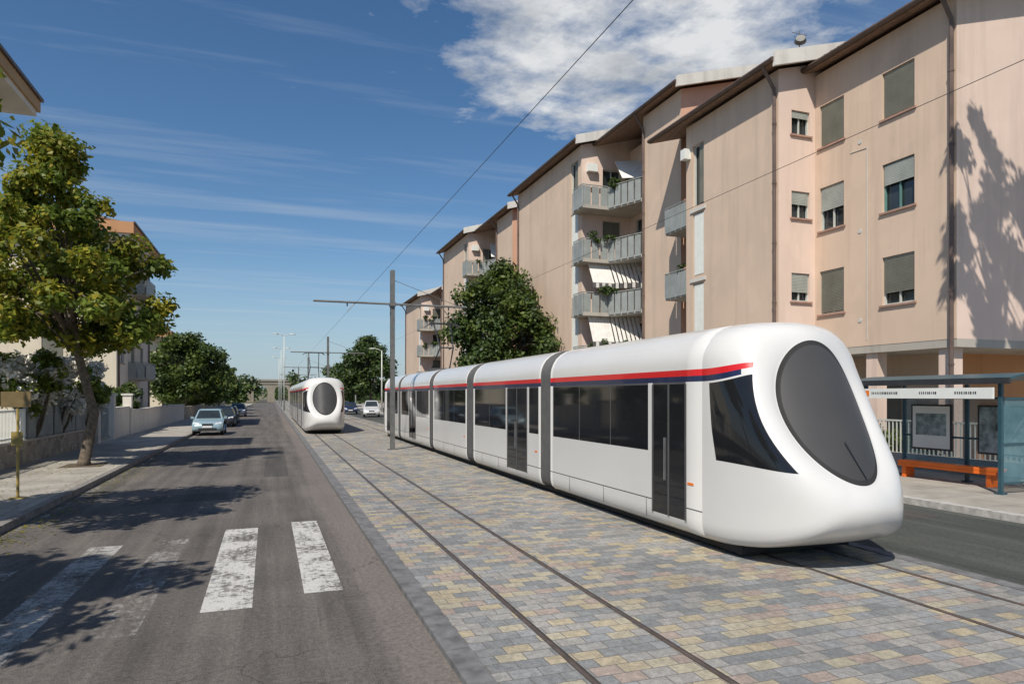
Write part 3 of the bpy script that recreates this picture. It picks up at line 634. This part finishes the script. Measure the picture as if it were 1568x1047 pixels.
# ------------------------------------------------------------------ TRAM
half=[(0,.2),(1.0,.2),(1.13,.22),(1.2,.28),(1.245,.38),(1.25,.5),(1.25,2.82),(1.245,2.92),(1.225,3.02),(1.18,3.13),(1.11,3.24),(1.0,3.34),(.86,3.42),(.68,3.475),(.45,3.505),(0,3.52)]
OUT=half+[(-x,z) for x,z in half[-2:0:-1]]
CZ=1.85
def ray(phi):
    dx,dz=math.cos(phi),math.sin(phi); best=None
    for i in range(len(OUT)):
        (x1,z1),(x2,z2)=OUT[i],OUT[(i+1)%len(OUT)]; z1-=CZ; z2-=CZ
        ex,ez=x2-x1,z2-z1; den=dx*ez-dz*ex
        if abs(den)<1e-9: continue
        t=(x1*ez-z1*ex)/den; s=(x1*dz-z1*dx)/den
        if t>0 and -1e-6<=s<=1+1e-6 and (best is None or t>best): best=t
    return (best*dx,best*dz+CZ)
ZB=(.42,.62,.64,1.45,2.58,2.61,2.70,2.80)
ph=[2*math.pi*i/120 for i in range(120)]
for z in ZB:
    for s in (1,-1): ph.append(math.atan2(z-CZ,s*1.25)%(2*math.pi))
for (x,z) in OUT: ph.append(math.atan2(z-CZ,x)%(2*math.pi))
ph=sorted(ph); q=[ph[0]]
for a in ph[1:]:
    if a-q[-1]>.004: q.append(a)
sp_=[math.atan2(z-CZ,s*1.25)%(2*math.pi) for z in ZB for s in (1,-1)]
ph=[]
for a in q:
    near=[s for s in sp_ if abs(s-a)<.02]
    if near: a=min(near,key=lambda s:abs(s-a))
    if not ph or a-ph[-1]>.003: ph.append(a)
for s in sp_:
    if min(abs(s-a) for a in ph)>.002: ph.append(s)
ph=sorted(ph); RO=[ray(a) for a in ph]; NP=len(ph)
CP=[(-90,-90),(-60,-76),(-40,-64),(-17.7,-44),(0,-16),(15,7),(30.3,27),(45,44),(60,60),(90,90)]
def amap(a):
    d=math.degrees(a); d=(d+180)%360-180; fl=abs(d)>90; r=(180-d if d>0 else -180-d) if fl else d
    for (a0,b0),(a1,b1) in zip(CP,CP[1:]):
        if a0-1e-6<=r<=a1+1e-6: r=b0+(b1-b0)*(r-a0)/(a1-a0); break
    if fl: r=180-r
    return math.radians(r)
def colmat(i,door,plain):
    (xa,za),(xb,zb)=RO[i],RO[(i+1)%NP]
    zc=(za+zb)/2; xc=(xa+xb)/2
    if abs(xc)<1.24: return 'twhite'
    if 2.61<zc<2.70: return 'tblue'
    if 2.70<zc<2.80: return 'tred'
    if .62<zc<.64: return 'tgrey' if not door else 'tglass'
    if 1.45<zc<2.58 and not plain: return 'tglass'
    if 2.58<zc<2.61 and not plain: return 'tgrey'
    if door and .42<zc<1.45: return 'tglass'
    return 'twhite'
def tram(name,cx,yf,joints,yend,doors,pans):
    e=empty(name,(cx,(yf+yend)/2,0))
    def nose(yb,sg):
        b=MB(); rings=[]
        def E(r,a):
            x=.73*r*math.cos(a); z=2.2+1.0*r*math.sin(a)
            y=-1.35+ (z-2.2)*.47+.30*(x/.73)**2*1.0
            return Vector((x,y,z))
        b.v.append((cx,yb+sg*E(0,0).y,2.2))
        rr=[.25,.5,.75,.93,1.0]
        for r in rr:
            ring=[]
            for a in ph:
                p=E(r,amap(a)); ring.append(len(b.v)); b.v.append((cx+p.x,yb+sg*p.y,p.z))
            rings.append(ring)
        ns=26
        for j in range(1,ns+1):
            s=j/ns; ring=[]
            for i,a in enumerate(ph):
                am=amap(a); p0=E(1,am); x3,z3=RO[i]; p3=Vector((x3,0,z3)); dn=max(0,-math.sin(am)); up=max(0,math.sin(am))
                p1=p0+Vector((math.cos(am)*.34,.47*math.sin(am)*.36-.10-.16*dn+.05*up,math.sin(am)*(.40-.08*up)))
                p2=p3+Vector((0,-(.95+.95*dn**1.5-.45*up),0))
                p=p0*(1-s)**3+p1*3*s*(1-s)**2+p2*3*s*s*(1-s)+p3*s**3
                ring.append(len(b.v)); b.v.append((cx+p.x,yb+sg*p.y,p.z))
            rings.append(ring)
        for i in range(NP): b.f.append((0,rings[0][i],rings[0][(i+1)%NP])); b.m.append(b.mi('twind'))
        for k in range(len(rings)-1):
            for i in range(NP):
                j=(i+1)%NP; b.f.append((rings[k][i],rings[k+1][i],rings[k+1][j],rings[k][j]))
                if k<3: m='twind'
                elif k<4: m='tunder'
                else:
                    s=(k-4+.5)/ns; m='twhite'; cm=colmat(i,False,False)
                    if s>.38 and cm=='tglass': m='tglass'
                    if s>.40 and cm in('tred',): m=cm
                    if s>.52 and cm=='tblue': m=cm
                    if s>.92 and cm=='tglass': m='twhite'
                b.m.append(b.mi(m))
        b.obj('cab_front' if sg>0 else 'cab_rear',e,True)
        d=MB()
        d.tube([(cx+.05,yb+sg*(-1.35-.42-.035),1.30),(cx-.10,yb+sg*(-1.35-.2-.035),1.78)],.010,'darkm',5)
        d.obj('wiper',e)
    nose(yf,1); nose(yend,-1)
    spans=[]; y=yf
    for j0,j1 in joints: spans.append((y,j0)); y=j1
    spans.append((y,yend))
    b=MB()
    for si,(ya,yb) in enumerate(spans):
        st={ya,yb}
        for d0,d1 in doors:
            if ya<d0<yb: st|={d0,d1}
        st=sorted(st)
        ys=[]
        for s0,s1 in zip(st,st[1:]):
            isd=any(abs(s0-d0)<1e-6 for d0,d1 in doors)
            if isd: ys.append((s0,s1,1,0))
            elif s1-s0<.8: ys.append((s0,s1,0,1))
            else:
                n=max(1,round((s1-s0-.3)/1.55))
                ys.append((s0,s0+.15,0,1))
                for q_ in range(n):
                    a0=s0+.15+(s1-s0-.3)*q_/n; a1=s0+.15+(s1-s0-.3)*(q_+1)/n; ys.append((a0,a1-.03,0,0)); ys.append((a1-.03,a1,0,2)) if q_<n-1 else ys.append((a1-.03,a1,0,0))
                ys.append((s1-.15,s1,0,1))
        rings={}
        def ring(y):
            if y not in rings:
                rings[y]=[len(b.v)+i for i in range(NP)]; b.v.extend([(cx+x,y,z) for x,z in RO])
            return rings[y]
        for s0,s1,dr,pl in ys:
            r0,r1=ring(s0),ring(s1)
            for i in range(NP):
                j=(i+1)%NP; b.f.append((r0[i],r1[i],r1[j],r0[j])); m=colmat(i,dr,pl==1)
                if pl==2 and m=='tglass': m='tgrey'
                b.m.append(b.mi(m))
        for yy in (ya,yb):
            r=ring(yy); b.f.append(tuple(r)); b.m.append(b.mi('tgrey'))
    b.obj('body_shell',e,True)
    b=MB()
    for j0,j1 in joints:
        n=9; prev=None
        for k in range(n+1):
            y=j0-.01+(j1-j0+.02)*k/n; sc=.985 if k%2 else .955
            r=[len(b.v)+i for i in range(NP)]; b.v.extend([(cx+x*sc,y,(z-CZ)*sc+CZ) for x,z in RO])
            if prev:
                for i in range(NP):
                    jj=(i+1)%NP; b.f.append((prev[i],r[i],r[jj],prev[jj])); b.m.append(b.mi('tgrey'))
            prev=r
    b.obj('articulations',e)
    b=MB(); b.box(cx-1.0,cx+1.0,yf-.6,yend+.6,.10,.205,'tunder')
    for (ya,yb) in spans[::2]+[spans[-1]]:
        ym=(ya+yb)/2
        for dy in (-.9,.9):
            for s in (-.53,.53): b.tube([(cx+s-.06,ym+dy,.33),(cx+s+.06,ym+dy,.33)],.28,'tunder',16)
    for s in (-1,1):
        xs=cx+s*1.25
        for d0,d1 in doors:
            for yy in (d0,(d0+d1)/2,d1): b.box(min(xs,xs+s*.008),max(xs,xs+s*.008),yy-.02,yy+.02,.42,2.58,'tgrey')
            b.box(min(xs,xs+s*.03),max(xs,xs+s*.03),(d0+d1)/2+.08,(d0+d1)/2+.11,1.0,1.7,'chrome')
        for (ya,yb) in spans:
            b.box(min(xs,xs+s*.006),max(xs,xs+s*.006),ya+.22,ya+.38,1.0,1.04,'rearlamp')
            k=ya+1.6
            while k<yb-.5:
                if not any(d0-.1<k<d1+.1 for d0,d1 in doors):
                    b.box(min(xs,xs+s*.003),max(xs,xs+s*.003),k,k+.012,.30,.62,'tgrey')
                k+=1.6
    b.obj('underframe',e)
    b=MB()
    for py_ in pans:
        z=3.52
        b.box(cx-.55,cx+.55,py_-.5,py_+.6,z-.04,z+.10,'tgrey')
        for s in (-1,1):
            b.tube([(cx+s*.42,py_+.4,z+.1),(cx+s*.30,py_-.75,z+1.0),(cx+s*.38,py_+.1,z+2.10)],.035,'darkm',6)
        b.tube([(cx-.30,py_-.75,z+1.0),(cx+.30,py_-.75,z+1.0)],.03,'darkm',6)
        for dy in (-.12,.15):
            b.tube([(cx-.8,py_+dy,z+2.0),(cx-.6,py_+dy,z+2.15),(cx+.6,py_+dy,z+2.15),(cx+.8,py_+dy,z+2.0)],.03,'darkm',6)
    b.obj('pantograph',e)
tram('tram',7.4,8.6,[(14.46,15.07),(20.8,21.6),(26.5,27.2),(33.7,34.4)],38.6,[(9.03,10.0),(16.0,17.5),(30.0,31.5),(37.0,37.9)],[30])
tram('tram',3.10,43.6,[(50,50.6),(56.2,56.9),(61.9,62.6),(69,69.7)],74,[(44.1,45.1),(51.6,53.1),(65,66.5),(72.5,73.4)],[53.8])
# ------------------------------------------------------------------ catenary
for yy in (29.1,64,99,134,-6):
    e=empty('catenary_pole',(4.95,yy,.05)); b=MB(); x=4.95
    for s in (-1,1): b.box(x-.09,x+.09,yy+s*.10-.012,yy+s*.10+.012,.05,7.8,'steel')
    b.box(x-.015,x+.015,yy-.088,yy+.088,.05,7.8,'steel'); b.box(x-.2,x+.2,yy-.2,yy+.2,.05,.09,'steel')
    b.obj('mast',e)
    b=MB(); b.tube([(x-3.3,yy-.15,6.32),(x+3.3,yy-.15,6.32)],.045,'steel',8)
    for xx in (3.02,7.4):
        b.tube([(xx+.35*(1 if xx<5 else -1),yy-.15,6.32),(xx,yy-.15,5.92)],.02,'steel',6)
        b.tube([(xx,yy-.15,6.32),(xx,yy-.15,6.15)],.03,'darkm',6)
    b.tube([(x,yy,7.4),(x+2.9,yy-.15,6.36)],.012,'steel',5)
    b.box(x-.13,x+.13,yy-.2,yy+.13,6.24,6.40,'steel'); b.obj('cantilever_arm',e)
b=MB()
for xx in (3.02,7.4):
    b.tube([(xx,-20,5.9),(xx,200,5.9)],.0045,'wire',5)
b.obj('contact_wires')
def lamp(x,y,h,two=True):
    e=empty('street_lamp',(x,y,.05)); b=MB(); b.tube([(x,y,.05),(x,y,h*.5),(x,y,h)],[.12,.10,.07],'frame',8)
    for s in ((-1,1) if two else (-1,)):
        b.tube([(x,y,h-.1),(x+s*.5,y,h+.15),(x+s*1.0,y,h+.2)],.05,'frame',6)
        b.hexa([(x+s*.8,y-.16,h+.14),(x+s*1.7,y-.12,h+.18),(x+s*1.7,y+.12,h+.18),(x+s*.8,y+.16,h+.14),(x+s*.8,y-.12,h+.32),(x+s*1.7,y-.07,h+.28),(x+s*1.7,y+.07,h+.28),(x+s*.8,y+.12,h+.32)],'frame')
    b.obj('lamp_post',e,True)
lamp(1.9,108,11.5); lamp(1.9,140,11.5); lamp(1.9,175,11.5); lamp(14.2,92,8.5,False); lamp(14.2,122,8.5,False)
# ------------------------------------------------------------------ cars
def car(name,x,yf,col,rot=0,L=3.9,Wd=1.66,H=1.5,van=False):
    cm=simple(name+'_paint_%d'%int(yf*10+x),col,.3,.04,2,.3,.5,.5); key='c%f%f'%(x,yf); M[key]=cm
    e=empty(name,(x,yf+L/2,0))
    c,s=math.cos(rot),math.sin(rot)
    def T(p):
        px,py,pz=p; py-=L/2; return (x+px*c-py*s,yf+L/2+px*s+py*c,pz)
    w=Wd/2; k=H/1.5
    prof=[(0.06,.28),(0,.42),(.02,.62),(.12,.74),(.45,.86),(1.0,.96*k),(L-.25,1.0*k),(L-.05,.85),(L,.5),(L-.06,.28)]
    b=MB(); n=len(prof)
    secs=[(-w,.82),(-w+.04,.93),(-w*.72,1.0),(0,1.02),(w*.72,1.0),(w-.04,.93),(w,.82)]
    rows=[]
    for sx,sc in secs:
        r=[]
        for (py,pz) in prof:
            yy=L/2+(py-L/2)*(.90+.10*min(1,(sc-.82)/.16)); zz=pz if pz<.5 else pz-(1-sc)*.5*(pz-.4)
            r.append(len(b.v)); b.v.append(T((sx,yy,zz)))
        rows.append(r)
    mi=b.mi(key)
    for a in range(len(rows)-1):
        for j in range(n):
            jj=(j+1)%n; b.f.append((rows[a][j],rows[a][jj],rows[a+1][jj],rows[a+1][j])); b.m.append(mi)
    b.f.append(tuple(rows[0])); b.m.append(mi); b.f.append(tuple(rows[-1][::-1])); b.m.append(mi)
    b.obj('body',e,True)
    g=MB(); zt=H; z0=.93*k; y0,y1=.92,L-.12; t0,t1=(1.55,L-.75) if not van else (1.45,L-.2); wb_,wt=w-.05,w-.24
    P=[(-wb_,y0,z0),(wb_,y0,z0),(wb_,y1,z0),(-wb_,y1,z0),(-wt,t0,zt-.04),(wt,t0,zt-.04),(wt,t1,zt-.04),(-wt,t1,zt-.04)]
    g.hexa([T(p) for p in P],key)
    g.hexa([T(p) for p in [(-wt,t0,zt-.04),(wt,t0,zt-.04),(wt,t1,zt-.04),(-wt,t1,zt-.04),(-wt+.1,t0+.15,zt+.01),(wt-.1,t0+.15,zt+.01),(wt-.1,t1-.15,zt+.01),(-wt+.1,t1-.15,zt+.01)]],key)
    def q(a,b_,c_,d_,off,u0,u1,v0,v1):
        a,b_,c_,d_=map(Vector,(a,b_,c_,d_)); f=lambda u,v:(a.lerp(b_,u)).lerp(d_.lerp(c_,u),v)+Vector(off)
        g.face([T(f(u0,v0)),T(f(u1,v0)),T(f(u1,v1)),T(f(u0,v1))],'glass')
    q(P[0],P[1],P[5],P[4],(0,-.008,.006),.06,.94,.08,.93)
    q(P[3],P[2],P[6],P[7],(0,.008,.006),.08,.92,.15,.9)
    for (a,b_,c_,d_,o) in ((P[0],P[3],P[7],P[4],-.008),(P[1],P[2],P[6],P[5],.008)):
        q(a,b_,c_,d_,(o,0,.002),.10,.50,.1,.88); q(a,b_,c_,d_,(o,0,.002),.53,.90,.1,.88)
    g.obj('cabin',e)
    d=MB()
    for sx in (-1,1):
        for wy in (.72,L-.72):
            d.tube([T((sx*(w-.17),wy,.31)),T((sx*(w+.005),wy,.31))],.31,'black',20); d.tube([T((sx*(w),wy,.31)),T((sx*(w+.012),wy,.31))],.19,'chrome',14)
        d.hexa([T(p) for p in [(sx*(w-.42),.03,.60),(sx*(w-.10),.10,.60),(sx*(w-.10),.3,.60),(sx*(w-.42),.2,.60),(sx*(w-.42),.07,.76),(sx*(w-.08),.18,.82),(sx*(w-.1),.3,.78),(sx*(w-.42),.2,.75)]],'lens')
        d.hexa([T(p) for p in [(sx*(w-.28),L-.1,.65),(sx*(w-.06),L-.2,.65),(sx*(w-.06),L-.05,.65),(sx*(w-.28),L+.012,.65),(sx*(w-.28),L-.1,.85),(sx*(w-.06),L-.2,.85),(sx*(w-.06),L-.07,.85),(sx*(w-.28),L-.03,.85)]],'tred')
        d.hexa([T(p) for p in [(sx*(w-.02),1.12,.95*k),(sx*(w+.16),1.12,.95*k),(sx*(w+.16),1.24,.95*k),(sx*(w-.02),1.24,.95*k),(sx*(w-.02),1.12,1.08*k),(sx*(w+.16),1.12,1.10*k),(sx*(w+.16),1.24,1.10*k),(sx*(w-.02),1.24,1.08*k)]],key)
    d.hexa([T(p) for p in [(-.5,-.012,.31),(.5,-.012,.31),(.5,.06,.31),(-.5,.06,.31),(-.5,-.008,.46),(.5,-.008,.46),(.5,.06,.46),(-.5,.06,.46)]],'black')
    d.hexa([T(p) for p in [(-.3,-.008,.62),(.3,-.008,.62),(.3,.06,.62),(-.3,.06,.62),(-.3,.02,.72),(.3,.02,.72),(.3,.08,.72),(-.3,.08,.72)]],'black')
    d.hexa([T(p) for p in [(-.26,-.03,.48),(.26,-.03,.48),(.26,.0,.48),(-.26,.0,.48),(-.26,-.03,.59),(.26,-.03,.59),(.26,.0,.59),(-.26,.0,.59)]],'lens')
    d.obj('wheels_and_lamps',e)
car('parked_car',-3.55,43.5,(.30,.42,.47),0,3.8,1.7,1.55)
car('parked_car',-3.45,54.5,(.03,.035,.045),0,4.1,1.7,1.45)
car('parked_car',-3.5,61,(.06,.065,.07),0,4.1,1.7,1.45)
car('parked_car',-3.5,80,(.10,.12,.16),0,4.1,1.7,1.45)
car('parked_car',10.6,74,(.62,.63,.64),math.radians(-8),4.2,1.75,1.8,True)
car('parked_car',9.6,86,(.02,.035,.09),math.radians(-6),4.0,1.7,1.5)
car('parked_car',12.4,70,(.6,.6,.6),0,4.2,1.7,1.8,True)
car('parked_car',10.6,104,(.15,.15,.16),0,4.2,1.7,1.5)
# ------------------------------------------------------------------ bus shelter
def shelter():
    e=empty('bus_shelter',(16.3,12.4,.13)); x0,x1,y0,y1=15.75,17.2,10.7,14.4; g=.13
    b=MB()
    for x in (x0,x1):
        for y in (y0,(y0+y1)/2,y1) if x==x1 else (y0,y1): b.box(x-.04,x+.04,y-.04,y+.04,g,2.68,'teal'); b.box(x-.09,x+.09,y-.09,y+.09,g,g+.04,'teal')
    for z in (.35,1.25,2.3): b.box(x1-.02,x1+.02,y0+.04,y1-.04,z,z+.05,'teal'); b.box(x0+.04,x1-.04,y0-.02,y0+.02,z,z+.05,'teal')
    b.obj('frame',e)
    b=MB(); n=10
    for k in range(n):
        a0,a1=k/n,(k+1)/n; f=lambda t:(x0-.15+t*(x1-x0+.4),2.70+.18*math.sin(math.pi*(t*.8+.1)))
        (xa,za),(xb,zb)=f(a0),f(a1)
        b.hexa([(xa,y0-.3,za),(xb,y0-.3,zb),(xb,y1+.3,zb),(xa,y1+.3,za),(xa,y0-.3,za+.05),(xb,y0-.3,zb+.05),(xb,y1+.3,zb+.05),(xa,y1+.3,za+.05)],'teal')
    b.box(x0-.2,x0-.14,y0-.32,y1+.32,2.66,2.80,'darkm')
    b.obj('roof',e,False)
    b=MB()
    b.box(x1-.006,x1+.006,y0+.05,y1-.05,.4,2.3,'sglass'); b.box(x0+.05,x1-.05,y0-.006,y0+.006,.4,2.3,'sglass'); b.obj('glass_panels',e)
    b=MB(); b.box(x0-.24,x0-.18,y0+.02,y1-.02,2.32,2.58,'signw')
    for yy,wd in ((13.2,.8),(12.1,.45),(11.1,.5)):
        k=0
        while k<wd: b.box(x0-.247,x0-.2405,yy+k,yy+k+.035*random.uniform(.5,1),2.43,2.49,'darkm'); k+=.055
    b.box(x0-.247,x0-.2405,14.08,14.28,2.38,2.53,'rearlamp')
    for yy in (y0+.4,y1-.4): b.box(x0-.18,x0-.04,yy,yy+.03,2.5,2.55,'teal')
    b.obj('header_sign',e)
    b=MB()
    b.box(x1-.62,x1-.2,y0+.7,y1-.3,.52,.60,'orange'); b.box(x1-.62,x1-.58,y0+.7,y1-.3,.44,.519,'orange')
    for yy in (y0+.85,y1-.5): b.box(x1-.56,x1-.22,yy,yy+.12,g,.519,'orange')
    b.obj('bench_seat',e,False,.01)
    b=MB(); b.box(x1-.10,x1-.06,y0+.25,y0+1.5,.9,2.15,'darkm'); b.box(x1-.106,x1-.101,y0+.3,y0+1.45,.95,2.1,'poster')
    b.box(x1-.10,x1-.06,y1-1.5,y1-.3,.9,2.15,'darkm'); b.box(x1-.106,x1-.101,y1-1.45,y1-.35,.95,2.1,'signw')
    b.box(x1-.11,x1-.107,y1-1.35,y1-.45,1.3,1.9,'poster'); b.obj('timetable_posters',e)
shelter()
b=MB(); b.box(18.6,18.8,5,28,.1,.6,'conc'); y=5
while y<28: b.box(18.69,18.72,y,y+.03,.6,1.6,'frame'); y+=.14
b.box(18.68,18.73,5,28,1.58,1.63,'frame'); b.obj('metal_railing')
cs=[(19.2+random.random()*.6,14.8+random.random()*9,.5+random.random()*.8) for _ in range(60)]
leafobj('hedge',leafcloud(cs,[.4]*60,6000,.12,51),['leafG','leafD'],None,.5)
e=empty('bus_stop_sign',(-5.25,17.6,.13)); b=MB(); b.tube([(-5.25,17.6,.13),(-5.25,17.6,2.5)],.03,'yellow',8); b.box(-5.55,-5.0,17.55,17.60,2.14,2.48,'signbr'); b.box(-5.36,-5.14,17.545,17.56,1.3,1.6,'yellow'); b.box(-5.4,-5.1,17.5,17.7,.13,.15,'yellow'); b.obj('pole_and_panel',e)
print('objects',len(bpy.data.objects))
